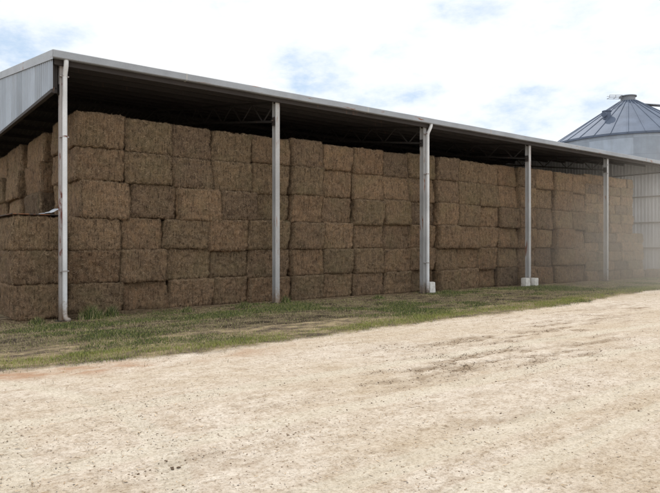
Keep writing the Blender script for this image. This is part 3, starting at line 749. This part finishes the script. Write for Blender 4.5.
# ------------------------------------------------------------------ dust drifting in from the right
def dust():
    b = MB(); nu, nv = 32, 16; vs = []
    for j in range(nv+1):
        th = math.pi*j/nv
        for i in range(nu): ph = 2*math.pi*i/nu; vs.append((math.sin(th)*math.cos(ph), math.sin(th)*math.sin(ph), math.cos(th)))
    b.add(vs, [(j*nu+i, (j+1)*nu+i, (j+1)*nu+(i+1) % nu, j*nu+(i+1) % nu) for j in range(nv) for i in range(nu)])
    m = bpy.data.materials.new('drifting_dust'); m.use_nodes = True; t = m.node_tree; t.nodes.clear()
    o = t.nodes.new('ShaderNodeOutputMaterial'); v = t.nodes.new('ShaderNodeVolumePrincipled'); tc = t.nodes.new('ShaderNodeTexCoord')
    ln = t.nodes.new('ShaderNodeVectorMath'); ln.operation = 'LENGTH'; t.links.new(tc.outputs['Object'], ln.inputs[0])
    mr = t.nodes.new('ShaderNodeMapRange'); mr.interpolation_type = 'SMOOTHERSTEP'
    mr.inputs['From Min'].default_value = 1; mr.inputs['From Max'].default_value = .1; mr.inputs['To Min'].default_value = 0; mr.inputs['To Max'].default_value = DUST
    nz = t.nodes.new('ShaderNodeTexNoise'); nz.inputs['Scale'].default_value = 3.2; nz.inputs['Detail'].default_value = 3; t.links.new(tc.outputs['Object'], nz.inputs['Vector'])
    mb = t.nodes.new('ShaderNodeMath'); mb.operation = 'MULTIPLY_ADD'; t.links.new(nz.outputs['Fac'], mb.inputs[0]); mb.inputs[1].default_value = 2.6; mb.inputs[2].default_value = -.4; mb.use_clamp = False
    mm = t.nodes.new('ShaderNodeMath'); mm.operation = 'MAXIMUM'; t.links.new(mb.outputs[0], mm.inputs[0]); mm.inputs[1].default_value = .1
    md = t.nodes.new('ShaderNodeMath'); md.operation = 'MULTIPLY'; t.links.new(mm.outputs[0], md.inputs[0]); t.links.new(mr.outputs[0], md.inputs[1])
    t.links.new(ln.outputs['Value'], mr.inputs['Value']); t.links.new(md.outputs[0], v.inputs['Density'])
    v.inputs['Color'].default_value = (.98, .89, .78, 1); v.inputs['Anisotropy'].default_value = .2
    t.links.new(v.outputs[0], o.inputs['Volume'])
    ob = b.build('dust_haze', m); ob.location = (25, -5.0, .7); ob.scale = (15, 10, 6.0)
    tag(ob, 'pale brown dust hanging in the air over the yard at the shed far end', 'dust', kind='stuff')
DUST = .07
dust()

# ------------------------------------------------------------------ sky, sun, camera
W = bpy.data.worlds.new('World'); S.world = W; W.use_nodes = True; t = W.node_tree; t.nodes.clear()
SUN = Vector((3, 4, 6.2)).normalized(); elev = math.asin(SUN.z); rot = math.atan2(SUN.x, SUN.y)
out = t.nodes.new('ShaderNodeOutputWorld'); bg = t.nodes.new('ShaderNodeBackground'); bg.inputs['Strength'].default_value = .1
sky = t.nodes.new('ShaderNodeTexSky'); sky.sky_type = 'NISHITA'; sky.sun_disc = False; sky.sun_elevation = elev; sky.sun_rotation = rot; sky.dust_density = 2.0
tc = t.nodes.new('ShaderNodeTexCoord')
def wn_(op, *a):
    nd = t.nodes.new('ShaderNodeMath'); nd.operation = op
    for i, v in enumerate(a):
        if isinstance(v, bpy.types.NodeSocket): t.links.new(v, nd.inputs[i])
        else: nd.inputs[i].default_value = v
    return nd.outputs[0]
mp = t.nodes.new('ShaderNodeMapping'); mp.inputs['Scale'].default_value = (1, 1, 2.2); t.links.new(tc.outputs['Generated'], mp.inputs[0])
nz = t.nodes.new('ShaderNodeTexNoise'); nz.inputs['Scale'].default_value = 5.5; nz.inputs['Detail'].default_value = 7; nz.inputs['Roughness'].default_value = .6; t.links.new(mp.outputs[0], nz.inputs['Vector'])
def pixdir(px, py):
    d = Vector((.608, .794, 0)) + Vector((.794, -.608, 0))*((px-330)/610) + Vector((0, 0, 1))*((247-py)/610); return d.normalized()
tot = None
for (px, py, rad, k) in ((292, 78, .11, 1.3), (326, 64, .09, 1.1), (445, 18, .15, .8), (412, 98, .15, .95), (5, 64, .16, .9), (60, 28, .13, .6), (596, 16, .12, .8), (525, 92, .16, .8), (548, 118, .14, .9), (700, 60, .25, .7), (160, -90, .3, .8), (-150, 60, .25, .8), (500, -150, .3, .5)):
    dt = t.nodes.new('ShaderNodeVectorMath'); dt.operation = 'DISTANCE'; t.links.new(tc.outputs['Generated'], dt.inputs[0]); dt.inputs[1].default_value = pixdir(px, py)
    v = wn_('MULTIPLY', wn_('MAXIMUM', wn_('SUBTRACT', 1.0, wn_('DIVIDE', dt.outputs['Value'], rad)), 0.0), k)
    tot = v if tot is None else wn_('MAXIMUM', tot, v)
tex = wn_('MAXIMUM', wn_('MULTIPLY', wn_('SUBTRACT', nz.outputs['Fac'], .36), 3.7), 0.0)
f = wn_('ADD', wn_('MULTIPLY', wn_('POWER', tot, .7), tex), wn_('MULTIPLY', wn_('MAXIMUM', wn_('SUBTRACT', nz.outputs['Fac'], .53), 0.0), 1.5))
cr = t.nodes.new('ShaderNodeMapRange'); cr.interpolation_type = 'SMOOTHSTEP'; cr.inputs['From Min'].default_value = .05; cr.inputs['From Max'].default_value = 1.25; t.links.new(f, cr.inputs['Value'])
veil = t.nodes.new('ShaderNodeMix'); veil.data_type = 'RGBA'; veil.inputs[0].default_value = .7; t.links.new(sky.outputs[0], veil.inputs[6]); veil.inputs[7].default_value = (5.0, 7.0, 9.4, 1)
mx = t.nodes.new('ShaderNodeMix'); mx.data_type = 'RGBA'; t.links.new(cr.outputs[0], mx.inputs[0]); mx.inputs[6].default_value = (10.3, 10.6, 10.9, 1); t.links.new(veil.outputs[2], mx.inputs[7])
t.links.new(mx.outputs[2], bg.inputs['Color']); t.links.new(bg.outputs[0], out.inputs[0])

sl = bpy.data.lights.new('sun', 'SUN'); sl.energy = 3.9; sl.angle = math.radians(.6); sl.color = (1, .965, .90)
so = bpy.data.objects.new('sun', sl); COL.objects.link(so); so.rotation_euler = SUN.to_track_quat('Z', 'Y').to_euler()
cd = bpy.data.cameras.new('camera'); cd.sensor_width = 36; cd.lens = 610/660*36; cd.clip_end = 3000
co = bpy.data.objects.new('camera', cd); COL.objects.link(co); co.location = CAM; co.rotation_euler = (math.radians(90), 0, -math.atan2(.608, .794)); S.camera = co
vs = S.view_settings; vs.view_transform = 'Standard'; vs.look = 'None'; vs.gamma = 1; vs.exposure = .05; vs.use_curve_mapping = False
